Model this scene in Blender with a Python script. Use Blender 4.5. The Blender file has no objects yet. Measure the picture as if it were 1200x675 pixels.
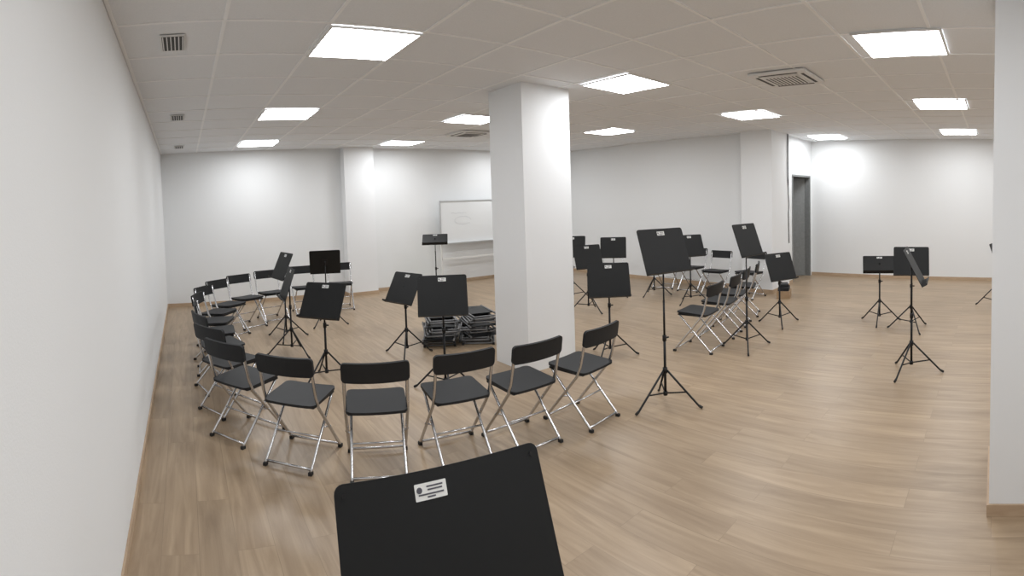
import bpy, bmesh, math, random
from mathutils import Vector, Matrix
random.seed(7)
K=1.17
S=bpy.context.scene
COL=S.collection
# ---------------------------------------------------------------- materials
def mat(name,col,rough=.5,metal=0,spec=None):
    m=bpy.data.materials.new(name); m.use_nodes=True
    b=m.node_tree.nodes['Principled BSDF']
    b.inputs['Base Color'].default_value=(*col,1); b.inputs['Roughness'].default_value=rough
    b.inputs['Metallic'].default_value=metal
    if spec is not None: b.inputs['Specular IOR Level'].default_value=spec
    return m
def noisy(m,scale,strength,dist=.002,c1=None,c2=None,stretch=None):
    nt=m.node_tree;N=nt.nodes;b=N['Principled BSDF']
    tc=N.new('ShaderNodeTexCoord');no=N.new('ShaderNodeTexNoise');no.inputs['Scale'].default_value=scale
    no.inputs['Detail'].default_value=4
    src=tc.outputs['Object']
    if stretch:
        mp=N.new('ShaderNodeMapping');mp.inputs['Scale'].default_value=stretch
        nt.links.new(src,mp.inputs[0]);src=mp.outputs[0]
    nt.links.new(src,no.inputs['Vector'])
    if strength:
        bu=N.new('ShaderNodeBump');bu.inputs['Strength'].default_value=strength;bu.inputs['Distance'].default_value=dist
        nt.links.new(no.outputs['Fac'],bu.inputs['Height']);nt.links.new(bu.outputs[0],b.inputs['Normal'])
    if c1:
        r=N.new('ShaderNodeValToRGB');r.color_ramp.elements[0].color=(*c1,1);r.color_ramp.elements[1].color=(*c2,1)
        r.color_ramp.elements[0].position=.3;r.color_ramp.elements[1].position=.7
        nt.links.new(no.outputs['Fac'],r.inputs[0]);nt.links.new(r.outputs[0],b.inputs['Base Color'])
    return m
WALL=noisy(mat('wall_paint',(.80,.815,.825),.75),160,.25,.002)
COLM=noisy(mat('column_paint',(.82,.835,.85),.7),160,.2,.002)
TILE=noisy(mat('ceiling_tile',(.76,.78,.81),.9),90,.3,.002,(.78,.80,.825),(.82,.84,.865))
TBAR=mat('ceiling_bar',(.90,.91,.92),.6)
BASE=noisy(mat('baseboard_wood',(.50,.36,.24),.5),6,0,0,(.42,.30,.20),(.51,.38,.26),(1,1,6))
BLACK=noisy(mat('black_plastic',(.014,.015,.017),.55,0,.3),60,.1,.001)
DESK=noisy(mat('black_powder_coat',(.008,.0085,.009),.55,0,.3),300,.1,.0005)
STAND=mat('black_metal',(.010,.010,.011),.45,.2,.4)
CHROME=mat('silver_tube',(.62,.62,.63),.25,1)
DULL=mat('worn_grey_tube',(.22,.22,.225),.55,.5)
LABEL=mat('label_white',(.8,.8,.78),.6)
INK=mat('label_ink',(.08,.08,.1),.6)
FAINT=mat('faded_marker_ink',(.5,.52,.56),.6)
RUB=mat('rubber_foot',(.02,.02,.02),.8)
WB=mat('whiteboard_surface',(.80,.82,.83),.25)
ALU=mat('aluminium_frame',(.6,.61,.62),.4,.8)
WHITEP=mat('white_plastic',(.75,.75,.74),.45)
DARK=mat('dark_slot',(.08,.08,.08),.8)
GREYD=noisy(mat('grey_door',(.20,.21,.21),.5),20,0,0,(.18,.19,.19),(.22,.23,.23))
GREEN=mat('green_plastic',(.22,.45,.08),.5)
CARD=noisy(mat('cardboard',(.35,.24,.14),.8),8,0,0,(.32,.21,.12),(.4,.28,.17))
EM=bpy.data.materials.new('led_panel');EM.use_nodes=True
nt=EM.node_tree;nt.nodes.clear();e=nt.nodes.new('ShaderNodeEmission');o=nt.nodes.new('ShaderNodeOutputMaterial')
e.inputs[0].default_value=(.97,.985,1,1);e.inputs[1].default_value=20.5;nt.links.new(e.outputs[0],o.inputs[0])
# floor
FLOOR=bpy.data.materials.new('oak_laminate');FLOOR.use_nodes=True
nt=FLOOR.node_tree;N=nt.nodes;b=N['Principled BSDF'];L=nt.links.new
tc=N.new('ShaderNodeTexCoord');mp=N.new('ShaderNodeMapping');mp.inputs['Rotation'].default_value=(0,0,math.pi/2)
L(tc.outputs['Object'],mp.inputs[0])
br=N.new('ShaderNodeTexBrick');L(mp.outputs[0],br.inputs['Vector'])
br.inputs['Scale'].default_value=1;br.inputs['Brick Width'].default_value=1.4;br.inputs['Row Height'].default_value=.21
br.inputs['Mortar Size'].default_value=.0018;br.inputs['Mortar Smooth'].default_value=.3;br.offset=.37
br.inputs['Color1'].default_value=(.42,.42,.42,1);br.inputs['Color2'].default_value=(.62,.62,.62,1);br.inputs['Mortar'].default_value=(.15,.15,.15,1)
mp2=N.new('ShaderNodeMapping');mp2.inputs['Scale'].default_value=(9,.7,1);L(tc.outputs['Object'],mp2.inputs[0])
ad=N.new('ShaderNodeVectorMath');ad.operation='ADD';L(mp2.outputs[0],ad.inputs[0])
sc=N.new('ShaderNodeVectorMath');sc.operation='SCALE';sc.inputs['Scale'].default_value=17;L(br.outputs['Color'],sc.inputs[0]);L(sc.outputs[0],ad.inputs[1])
n1=N.new('ShaderNodeTexNoise');n1.inputs['Scale'].default_value=1.6;n1.inputs['Detail'].default_value=7;n1.inputs['Roughness'].default_value=.62;n1.inputs['Distortion'].default_value=.8
L(ad.outputs[0],n1.inputs['Vector'])
rp=N.new('ShaderNodeValToRGB');E=rp.color_ramp.elements
E[0].position=.28;E[0].color=(.265,.188,.120,1);E[1].position=.72;E[1].color=(.43,.322,.215,1)
L(n1.outputs['Fac'],rp.inputs[0])
mx=N.new('ShaderNodeMix');mx.data_type='RGBA';mx.blend_type='OVERLAY';mx.inputs[0].default_value=.32
L(rp.outputs[0],mx.inputs[6]);L(br.outputs['Color'],mx.inputs[7])
L(mx.outputs[2],b.inputs['Base Color']);b.inputs['Roughness'].default_value=.36
bu=N.new('ShaderNodeBump');bu.inputs['Strength'].default_value=.08;bu.inputs['Distance'].default_value=.002;L(n1.outputs['Fac'],bu.inputs['Height']);L(bu.outputs[0],b.inputs['Normal'])
# ---------------------------------------------------------------- mesh builder
class MB:
    def __init__(s,*mats): s.bm=bmesh.new();s.mats=mats
    def idx(s,m): return s.mats.index(m)
    def box(s,x0,x1,y0,y1,z0,z1,m,M=None,bev=0):
        vs=[Vector((x,y,z)) for z in(z0,z1) for y in(y0,y1) for x in(x0,x1)]
        if M: vs=[M@v for v in vs]
        v=[s.bm.verts.new(a) for a in vs]
        fs=[s.bm.faces.new([v[i] for i in f]) for f in((0,2,3,1),(4,5,7,6),(0,1,5,4),(2,6,7,3),(0,4,6,2),(1,3,7,5))]
        for f in fs:f.material_index=s.idx(m)
        if bev:
            es=list({e for f in fs for e in f.edges})
            r=bmesh.ops.bevel(s.bm,geom=es,offset=bev,segments=2,affect='EDGES',profile=.5)
            for f in r['faces']: f.material_index=s.idx(m)
    def quad(s,pts,m):
        f=s.bm.faces.new([s.bm.verts.new(p) for p in pts]);f.material_index=s.idx(m)
    def tube(s,pts,r,m,seg=8,r2=None,flat=1):
        pts=[Vector(p) for p in pts];rings=[]
        n=len(pts)
        for i,p in enumerate(pts):
            if i==0:d=pts[1]-p
            elif i==n-1:d=p-pts[-2]
            else:d=(pts[i+1]-p).normalized()+(p-pts[i-1]).normalized()
            d.normalize()
            a=Vector((1,0,0)) if abs(d.x)<.9 else Vector((0,1,0))
            u=d.cross(a).normalized();w=d.cross(u).normalized()
            rr=r if r2 is None else r+(r2-r)*i/(n-1)
            rings.append([s.bm.verts.new(p+u*rr*math.cos(2*math.pi*k/seg)+w*rr*math.sin(2*math.pi*k/seg)*flat) for k in range(seg)])
        for a,c in zip(rings,rings[1:]):
            for k in range(seg):
                f=s.bm.faces.new((a[k],a[(k+1)%seg],c[(k+1)%seg],c[k]));f.smooth=True;f.material_index=s.idx(m)
        for rg in(rings[0],rings[-1]):
            f=s.bm.faces.new(rg);f.material_index=s.idx(m)
    def plate(s,w,h,r,t,m,M,curve=0,rb=None,nx=12):
        rb=r if rb is None else rb
        xs=[]
        for k in range(5): xs.append(-w/2+r*(1-math.cos(k*math.pi/8)))
        xs+= [-w/2+r+(w-2*r)*k/nx for k in range(1,nx)]
        xs+=[-x for x in reversed(xs[:5])]
        def ext(x,rad):
            d=abs(x)-(w/2-rad)
            return 0 if d<=0 else rad-math.sqrt(max(0,rad*rad-d*d))
        cols=[]
        for x in xs:
            yc=curve*((2*x/w)**2)
            zt=h/2-ext(x,r);zb=-h/2+ext(x,rb)
            if zt-zb<1e-4: zt=zb+1e-4
            cols.append([s.bm.verts.new(M@Vector(p)) for p in((x,yc-t/2,zb),(x,yc-t/2,zt),(x,yc+t/2,zt),(x,yc+t/2,zb))])
        for a,c in zip(cols,cols[1:]):
            for k in range(4):
                f=s.bm.faces.new((a[k],a[(k+1)%4],c[(k+1)%4],c[k]));f.material_index=s.idx(m)
        for c in(cols[0],cols[-1]): 
            f=s.bm.faces.new(c);f.material_index=s.idx(m)
    def mesh(s,name,recalc=True):
        if recalc: bmesh.ops.recalc_face_normals(s.bm,faces=s.bm.faces)
        me=bpy.data.meshes.new(name);s.bm.to_mesh(me);s.bm.free()
        for m in s.mats: me.materials.append(m)
        return me
    def obj(s,name,loc=(0,0,0),rz=0):
        return put(s.mesh(name),name,loc,rz)
def put(me,name,loc=(0,0,0),rz=0):
    ob=bpy.data.objects.new(name,me);ob.location=loc;ob.rotation_euler=(0,0,rz);COL.objects.link(ob);return ob
def boxobj(name,x0,x1,y0,y1,z0,z1,m):
    b=MB(m);b.box(x0,x1,y0,y1,z0,z1,m);return b.obj(name)
T3=Matrix.Translation
def RX(a): return Matrix.Rotation(a,4,'X')
def RZ(a): return Matrix.Rotation(a,4,'Z')
# ---------------------------------------------------------------- room
H=2.657*K;D=8.96*K;XL=-.34*K;XM=7.85*K;XR=9.70*K;YD=3.6*K;YB=-3.4*K
XP,YP,X2,Y2=7.59*K,3.5*K,8.30*K,4.06*K
PX0,PX1=2.85*K,3.41*K
W=.15
boxobj('floor',XL-W,XR+W,YB-W,D+W,-.1,0,FLOOR)
boxobj('wall_left',XL-W,XL,YB-W,D+W,0,H,WALL)
boxobj('wall_back',XL,XM+W,D,D+W,0,H,WALL)
boxobj('wall_middle',XM,XM+W,YD+W,D,0,H,WALL)
boxobj('wall_right',XR,XR+W,YB-W,YD+1.6,0,H,WALL)
boxobj('wall_corridor',XM+W,XR,YD+1.45,YD+1.6,0,H,WALL)
boxobj('wall_rear',XL,XR,YB-W,YB,0,H,WALL)
dx0,dx1,dz=8.68*K,9.62*K,1.98*K
b=MB(WALL);b.box(XM,dx0,YD,YD+W,0,H,WALL);b.box(dx1,XR,YD,YD+W,0,H,WALL);b.box(dx0,dx1,YD,YD+W,dz,H,WALL);b.obj('wall_door_side')
# open door: frame lining and leaf swung into the corridor
b=MB(GREYD,ALU)
b.box(dx0,dx0+.04,YD-.01,YD+W,0,dz,GREYD);b.box(dx1-.04,dx1,YD-.01,YD+W,0,dz,GREYD);b.box(dx0+.04,dx1-.04,YD-.01,YD+W,dz-.04,dz,GREYD)
Mh=T3((dx1-.045,YD+W-.03,0))@RZ(math.radians(-45))
b.box(-.97,0,0,.04,.008,dz-.05,GREYD,Mh)
b.tube([Mh@Vector((-.87,0,1.05)),Mh@Vector((-.87,-.05,1.05)),Mh@Vector((-.75,-.05,1.05))],.01,ALU)
b.obj('door_1')
boxobj('column_corner',XP,X2,YP,Y2,0,H,COLM)
boxobj('pilaster_back',PX0,PX1,8.74*K,D,0,H,COLM)
boxobj('column_centre',2.877*K,3.46*K,3.704*K,4.226*K,0,H,COLM)
boxobj('column_right',2.50*K,3.08*K,-.62*K,.012*K,0,H,COLM)
bt,bh=.014,.07
def bb(name,segs):
    b=MB(BASE)
    for s in segs:b.box(s[0],s[1],s[2],s[3],0,bh,BASE)
    b.obj(name)
bb('baseboard_left',[(XL,XL+bt,YB,D)])
bb('baseboard_back',[(XL+bt,PX0-bt,D-bt,D),(PX1+bt,XM,D-bt,D),(PX0-bt,PX1+bt,8.74*K-bt,8.74*K),(PX0-bt,PX0,8.74*K,D),(PX1,PX1+bt,8.74*K,D)])
bb('baseboard_middle',[(XM-bt,XM,Y2,D-bt),(XP-bt,XP,YP-bt,Y2),(XP,X2,YP-bt,YP)])
bb('baseboard_door_side',[(X2,dx0,YD-bt,YD)])
bb('baseboard_right',[(XR-bt,XR,YB,YD)])
def ring(name,x0,x1,y0,y1): bb(name,[(x0-bt,x1+bt,y0-bt,y0),(x0-bt,x1+bt,y1,y1+bt),(x0-bt,x0,y0,y1),(x1,x1+bt,y0,y1)])
ring('baseboard_column_right',2.50*K,3.08*K,-.62*K,.012*K)
# ceiling with exposed grid
T=.61*K;GX=1.2*K+T/2;GY=3.18*K+T/2
b=MB(TILE,TBAR)
b.box(XL-W,XR+W,YB-W,D+W,H,H+.1,TILE)
for i in range(-12,16):
    x=GX+i*T
    if XL<x<XR: b.box(x-.013,x+.013,YB,D,H-.006,H+.001,TBAR)
    y=GY+i*T
    if YB<y<D: b.box(XL,XR,y-.013,y+.013,H-.007,H+.001,TBAR)
b.obj('ceiling')
# led panels: white frame and a downward-facing diffuser
def led():
    b=MB(WHITEP,EM);a=T/2-.004;c=a-.02
    b.box(-a,a,-a,-c,-.014,0,WHITEP);b.box(-a,a,c,a,-.014,0,WHITEP);b.box(-a,-c,-c,c,-.014,0,WHITEP);b.box(c,a,-c,c,-.014,0,WHITEP)
    b.quad([(-c,-c,-.011),(-c,c,-.011),(c,c,-.011),(c,-c,-.011)],EM)
    return b.mesh('led_ceiling_panel',False)
LM=led()
lp=[(1.2,3.2),(3.70,3.17),(1.2,5.64),(3.58,5.60),(1.22,8.02),(3.68,8.04),(6.08,8.02),(6.09,3.10),(6.07,5.58),(1.2,.74),(3.62,.66),(6.02,.64),(8.60,.62),(8.95,3.0),(1.2,-1.7),(3.64,-1.7),(6.08,-1.7),(8.52,-1.7)]
for x,y in lp: put(LM,'led_ceiling_panel',(x*K,y*K,H-.007))
# air conditioning cassettes
def ac():
    b=MB(WHITEP,DARK);a=.31
    b.box(-a,a,-a,a,-.03,0,WHITEP,bev=.01)
    for k in range(4):
        M=RZ(k*math.pi/2); b.box(-.21,.21,.235,.265,-.033,-.028,DARK,M)
    b.box(-.19,.19,-.19,.19,-.04,-.03,WHITEP,bev=.004)
    for k in range(9): b.box(-.165,.165,-.164+k*.041-.006,-.164+k*.041+.006,-.043,-.039,DARK)
    return b.mesh('air_conditioner_cassette')
A=ac()
put(A,'air_conditioner_cassette',(4.32*K,1.83*K,H-.007));put(A,'air_conditioner_cassette',(4.2*K,6.74*K,H-.007))
def vent():
    b=MB(WHITEP,DARK);b.box(-.09,.09,-.16,.16,-.01,0,WHITEP)
    b.box(-.078,.078,-.148,.148,-.012,-.009,DARK)
    for k in range(6): b.box(-.07+k*.028-.004,-.07+k*.028+.004,-.148,.148,-.018,-.010,WHITEP)
    return b.mesh('ceiling_vent')
V=vent()
for y in(3.2,5.64,8.08): put(V,'ceiling_vent',(-.01*K,y*K,H-.007))
b=MB(DARK);b.tube([(X2-.05,YP-.012,H),(X2-.05,YP-.012,1.9),(X2-.02,YP-.014,1.7),(X2-.05,YP-.012,1.5),(X2-.03,YP-.012,.9)],.008,DARK)
b.tube([(X2-.09,YP-.012,H),(X2-.09,YP-.012,2.2),(X2-.05,YP-.014,2.0)],.006,DARK);b.obj('hanging_cable')
# ---------------------------------------------------------------- chairs
def chair():
    b=MB(BLACK,CHROME,LABEL,RUB)
    hw=.205
    for sx in(-1,1):
        x=sx*hw
        b.tube([(x,-.225,.775),(x,-.205,.66),(x,-.165,.50),(x,-.13,.42),(x,.20,.035),(x,.215,.012)],.0115,CHROME,8)
        xi=sx*(hw-.028)
        b.tube([(xi,.16,.425),(xi,.12,.38),(xi,-.215,.035),(xi,-.235,.012)],.0105,CHROME,8)
        b.tube([(xi,-.14,.42),(xi,.17,.43)],.008,CHROME,6)
        b.tube([(x+sx*.012,.033,.235),(xi-sx*.01,-.025,.235)],.006,CHROME,6)
        b.box(x-.013,x+.013,.197,.232,0,.022,RUB);b.box(xi-.012,xi+.012,-.252,-.218,0,.022,RUB)
    b.tube([(-hw,.203,.03),(hw,.203,.03)],.009,CHROME,8)
    b.tube([(-hw+.028,-.22,.03),(hw-.028,-.22,.03)],.009,CHROME,8)
    b.tube([(-hw+.028,-.07,.19),(hw-.028,-.07,.19)],.007,CHROME,8)
    M=T3((0,.0,.447))@RX(math.radians(-90+3))
    b.plate(.41,.385,.045,.018,BLACK,M,curve=-.006)
    b.box(-.19,.19,-.175,.175,.425,.44,BLACK)
    M=T3((0,-.243,.72))@RX(math.radians(9))
    b.plate(.445,.135,.028,.02,BLACK,M,curve=.024)
    M2=T3((0,-.2545,.742))@RX(math.radians(9))
    b.plate(.07,.018,.003,.002,LABEL,M2,curve=.0008,nx=2)
    return b.mesh('folding_chair')
CH=chair()
CHS=1.04
def addchair(x,y,h):
    ob=put(CH,'folding_chair',(x,y,0),-math.radians(h));ob.scale=(CHS,CHS,CHS);return ob
cen=(2.1,6.0)
def tow(x,y): return math.degrees(math.atan2(cen[0]-x,cen[1]-y))
for x,y,h in [(1.28,3.42,20),(.81,3.78,40),(.46,4.30,52),(1.86,3.31,9),(2.38,3.18,1),(2.99,3.14,-7)]: addchair(x,y,h)
for x,y in [(.38,4.88),(.34,5.47),(.34,6.07),(.36,6.67),(.43,7.27),(.62,7.84),(.97,8.33),(1.45,8.7),(2.1,9.0),(2.8,9.1)]: addchair(x,y,tow(x,y))
for x,y,h in [(5.25,3.42,-8),(5.93,3.52,-12),(6.50,3.66,-16),(7.12,3.80,-22)]: addchair(x,y,h)
for x,y,h in [(8.30,5.00,-90),(8.40,4.34,-82),(8.55,5.7,-95),(8.55,6.35,-105),(8.1,7.45,-125)]: addchair(x,y,h)
# ---------------------------------------------------------------- folded chair stack
def foldstack():
    b=MB(BLACK,DULL,RUB)
    def one(M):
        for sx in(-1,1):
            b.tube([M@Vector((sx*.2,-.42,.0)),M@Vector((sx*.2,.44,.0))],.012,DULL,8)
            b.tube([M@Vector((sx*.172,-.40,.022)),M@Vector((sx*.172,.22,.022))],.011,DULL,8)
            b.box(sx*.2-.014,sx*.2+.014,-.445,-.415,-.013,.013,RUB,M)
        b.tube([M@Vector((-.2,-.40,0)),M@Vector((.2,-.40,0))],.011,DULL,8)
        b.tube([M@Vector((-.172,-.37,.022)),M@Vector((.172,-.37,.022))],.011,DULL,8)
        b.plate(.395,.37,.045,.012,BLACK,M@T3((0,.05,.012))@RX(math.radians(90)))
        b.plate(.425,.125,.028,.014,BLACK,M@T3((0,.36,.0))@RX(math.radians(90)),curve=-.01)
    for px,n in((-.25,7),(.25,8)):
        for k in range(n):
            a=math.radians(random.uniform(-14,14))+(math.pi if k%3==2 else 0)
            one(T3((px+random.uniform(-.04,.04),random.uniform(-.07,.07),.015+k*.046))@RZ(a))
    return b.mesh('folded_chair_stack')
put(foldstack(),'folded_chair_stack',(3.56,6.14,0),-math.radians(22))
# ---------------------------------------------------------------- music stands
def stand(x,y,top,head,tilt=22,rot=None,w=.49,h=.41,name='music_stand',lean=0,R=.33,loff=0):
    b=MB(DESK,STAND,LABEL,RUB,INK)
    t=math.radians(tilt)
    cz=top-h/2*math.cos(t)
    rot=random.uniform(0,120) if rot is None else rot
    hub=.32
    b.tube([(0,0,.10),(0,0,.62)],.0125,STAND,10)
    b.tube([(0,0,.60),(0,0,min(cz-.03,.95))],.010,STAND,10)
    b.tube([(0,0,.60),(0,0,cz-.02)],.0075,STAND,8)
    b.tube([(0,0,.585),(0,0,.635)],.019,STAND,10)
    b.tube([(.015,0,.61),(.045,0,.61)],.008,STAND,6)
    b.tube([(0,0,hub-.025),(0,0,hub+.025)],.022,STAND,10)
    b.tube([(0,0,.095),(0,0,.13)],.02,STAND,10)
    for k in range(3):
        a=math.radians(rot+120*k);c,s=math.cos(a),math.sin(a)
        b.tube([(c*.02,s*.02,hub),(c*R*.95,s*R*.95,.022),(c*R,s*R,.014)],.0095,STAND,6)
        b.tube([(c*.015,s*.015,.115),(c*R*.58,s*R*.58,.14)],.007,STAND,6)
        b.tube([(c*R*.93,s*R*.93,.03),(c*R*1.03,s*R*1.03,.012)],.012,RUB,8)
    M=T3((0,-.03*math.cos(t),cz))@Matrix.Rotation(lean,4,'Y')@RX(-t)
    b.tube([(0,0,cz-.035),(0,0,cz+.01),(0,-.02,cz+.012)],.014,STAND,8)
    b.box(-.05,.05,.002,.012,-.06,.06,STAND,M)
    b.plate(w,h,.022,.005,DESK,M,rb=.006)
    b.box(-w/2+.005,w/2-.005,-.052,0,-h/2,-h/2+.004,DESK,M)
    b.box(-w/2+.005,w/2-.005,-.055,-.051,-h/2,-h/2+.018,DESK,M)
    LMx=M@T3((loff,-.0035,h/2-.045))
    b.plate(.078,.036,.002,.001,LABEL,LMx,nx=2)
    b.tube([LMx@Vector((-.028,-.0004,.004)),LMx@Vector((-.028,-.0012,.004))],.007,INK,10)
    for (lx,lz,lw) in((.010,.010,.020),(.010,.003,.018),(0,-.006,.031),(.0,-.012,.010)):
        b.box(lx-lw,lx+lw,-.0012,-.0004,lz-.0016,lz+.0016,INK,LMx)
    for sx in(-1,1): b.tube([M@Vector((sx*(w/2-.022),-.003,h/2-.025)),M@Vector((sx*(w/2-.022),-.006,h/2-.025))],.0045,STAND,8)
    return b.obj(name,(x,y,0),-math.radians(head))
# x, y, top height (room units of K), heading, desk tilt, tripod angle
ST=[(3.10,2.33,1.35,17,22,65),(4.73,2.48,1.30,5,20,95),(5.80,2.58,.88,25,22,115),(6.25,1.42,.82,75,60,20),(6.00,.98,.98,80,22,50),(4.50,.73,1.12,-5,28,35),(7.4,.0,.92,12,20,80),
(2.06,3.81,.98,28,22,40),(2.22,4.93,.87,72,30,70),(1.23,4.54,.90,45,30,15),(1.87,6.75,1.02,195,20,50),(1.20,6.25,1.06,80,25,90),(1.12,5.55,.95,92,20,30),
(3.98,7.55,1.08,30,64,60),(3.75,3.50,.94,40,22,0),(5.10,5.16,.94,20,22,45),(6.17,5.64,.96,50,20,80),(5.55,5.95,1.01,50,20,10),(6.6,5.15,.97,130,20,70),(6.40,4.30,1.02,30,25,90)]
for (x,y,t,hd,tl,ro) in ST: stand(x*K,y*K,t*K,hd,tl,ro)
# foreground stand
t=math.radians(22.5);hd=math.radians(7.8);f=Vector((math.sin(hd),math.cos(hd)))
top=Vector((.48*K,.92*K)); h=.40
c=top-f*(math.sin(t)*h/2); base=c+f*(.03*math.cos(t))
stand(base.x,base.y,1.05*K,7.8,22.5,rot=90,w=.52,h=h,loff=-.035)
# ---------------------------------------------------------------- whiteboard on floor frame
b=MB(WB,ALU,WHITEP,RUB,FAINT)
x0,x1,z0,z1=4.72*K,6.32*K,.82*K,1.63*K;y=8.7*K
b.box(x0,x1,y,y+.012,z0,z1,WB)
for (a,c,d,e2) in((x0-.015,x0+.012,z0-.015,z1+.015),(x1-.012,x1+.015,z0-.015,z1+.015)): b.box(a,c,y-.012,y+.02,d,e2,ALU)
b.box(x0,x1,y-.012,y+.02,z1-.01,z1+.015,ALU);b.box(x0,x1,y-.06,y+.02,z0-.015,z0+.01,ALU)
for x in(x0+.02,x1-.02):
    b.box(x-.018,x+.018,y+.02,y+.05,.06,z1,WHITEP);b.box(x-.02,x+.02,y-.22,y+.25,.05,.085,WHITEP)
    for yy in(y-.2,y+.23): b.tube([(x-.015,yy,.03),(x+.015,yy,.03)],.03,RUB,12)
b.box(x0+.02,x1-.02,y+.02,y+.045,.5*K,.535*K,WHITEP)
def scr(p):b.tube([(q[0],y-.001,q[1]) for q in p],.0025,FAINT,4)
cx=(x0+x1)/2-.35;cz=(z0+z1)/2
scr([(cx+.22*math.cos(a*.3),cz+.09*math.sin(a*.3)+.03) for a in range(20)])
scr([(cx-.3+.05*k,cz+.2+.012*math.sin(k*2)) for k in range(9)])
b.obj('mobile_whiteboard')
# small things
b=MB(GREEN)
b.box(-.2,.2,-.14,.14,0,.02,GREEN)
for (a,c,d,e2) in((-.2,-.18,-.14,.14),(.18,.2,-.14,.14),(-.18,.18,-.14,-.12),(-.18,.18,.12,.14)): b.box(a,c,d,e2,.02,.24,GREEN)
b.box(-.215,.215,-.155,-.12,.22,.25,GREEN);b.box(-.215,.215,.12,.155,.22,.25,GREEN)
b.obj('green_plastic_crate',(4.32*K,8.45*K,0),.2)
b=MB(CARD,BLACK)
b.box(-.17,.17,-.12,.12,0,.13,CARD);b.box(-.14,.12,-.10,.10,.13,.2,BLACK,bev=.01);b.box(-.1,.16,-.08,.1,.2,.25,BLACK,RZ(.2),bev=.01)
b.obj('equipment_boxes',(8.66,3.76,0),.3)
# ---------------------------------------------------------------- world + camera
w=bpy.data.worlds.new('world');S.world=w;w.use_nodes=True
w.node_tree.nodes['Background'].inputs[0].default_value=(.8,.85,.9,1);w.node_tree.nodes['Background'].inputs[1].default_value=.3
S.view_settings.view_transform='Standard'
F=605.867;Y0=260.2184
yaw,p,r=[math.radians(a) for a in(36.4055,-2.2731,1.8016)]
R=Matrix.Rotation(-yaw,3,'Z')@Matrix.Rotation(p,3,'X')@Matrix.Rotation(r,3,'Y')
cam=bpy.data.cameras.new('camera');co=bpy.data.objects.new('camera',cam);COL.objects.link(co)
right,fwd,up=R@Vector((1,0,0)),R@Vector((0,1,0)),R@Vector((0,0,1))
M=Matrix((( right.x,up.x,-fwd.x,0),(right.y,up.y,-fwd.y,0),(right.z,up.z,-fwd.z,1.5846*K),(0,0,0,1)))
co.matrix_world=M
cam.type='PANO';cam.panorama_type='CENTRAL_CYLINDRICAL'
cam.central_cylindrical_radius=1
cam.central_cylindrical_range_u_min=-600/F;cam.central_cylindrical_range_u_max=600/F
cam.central_cylindrical_range_v_min=(Y0-675)/F;cam.central_cylindrical_range_v_max=Y0/F
S.camera=co
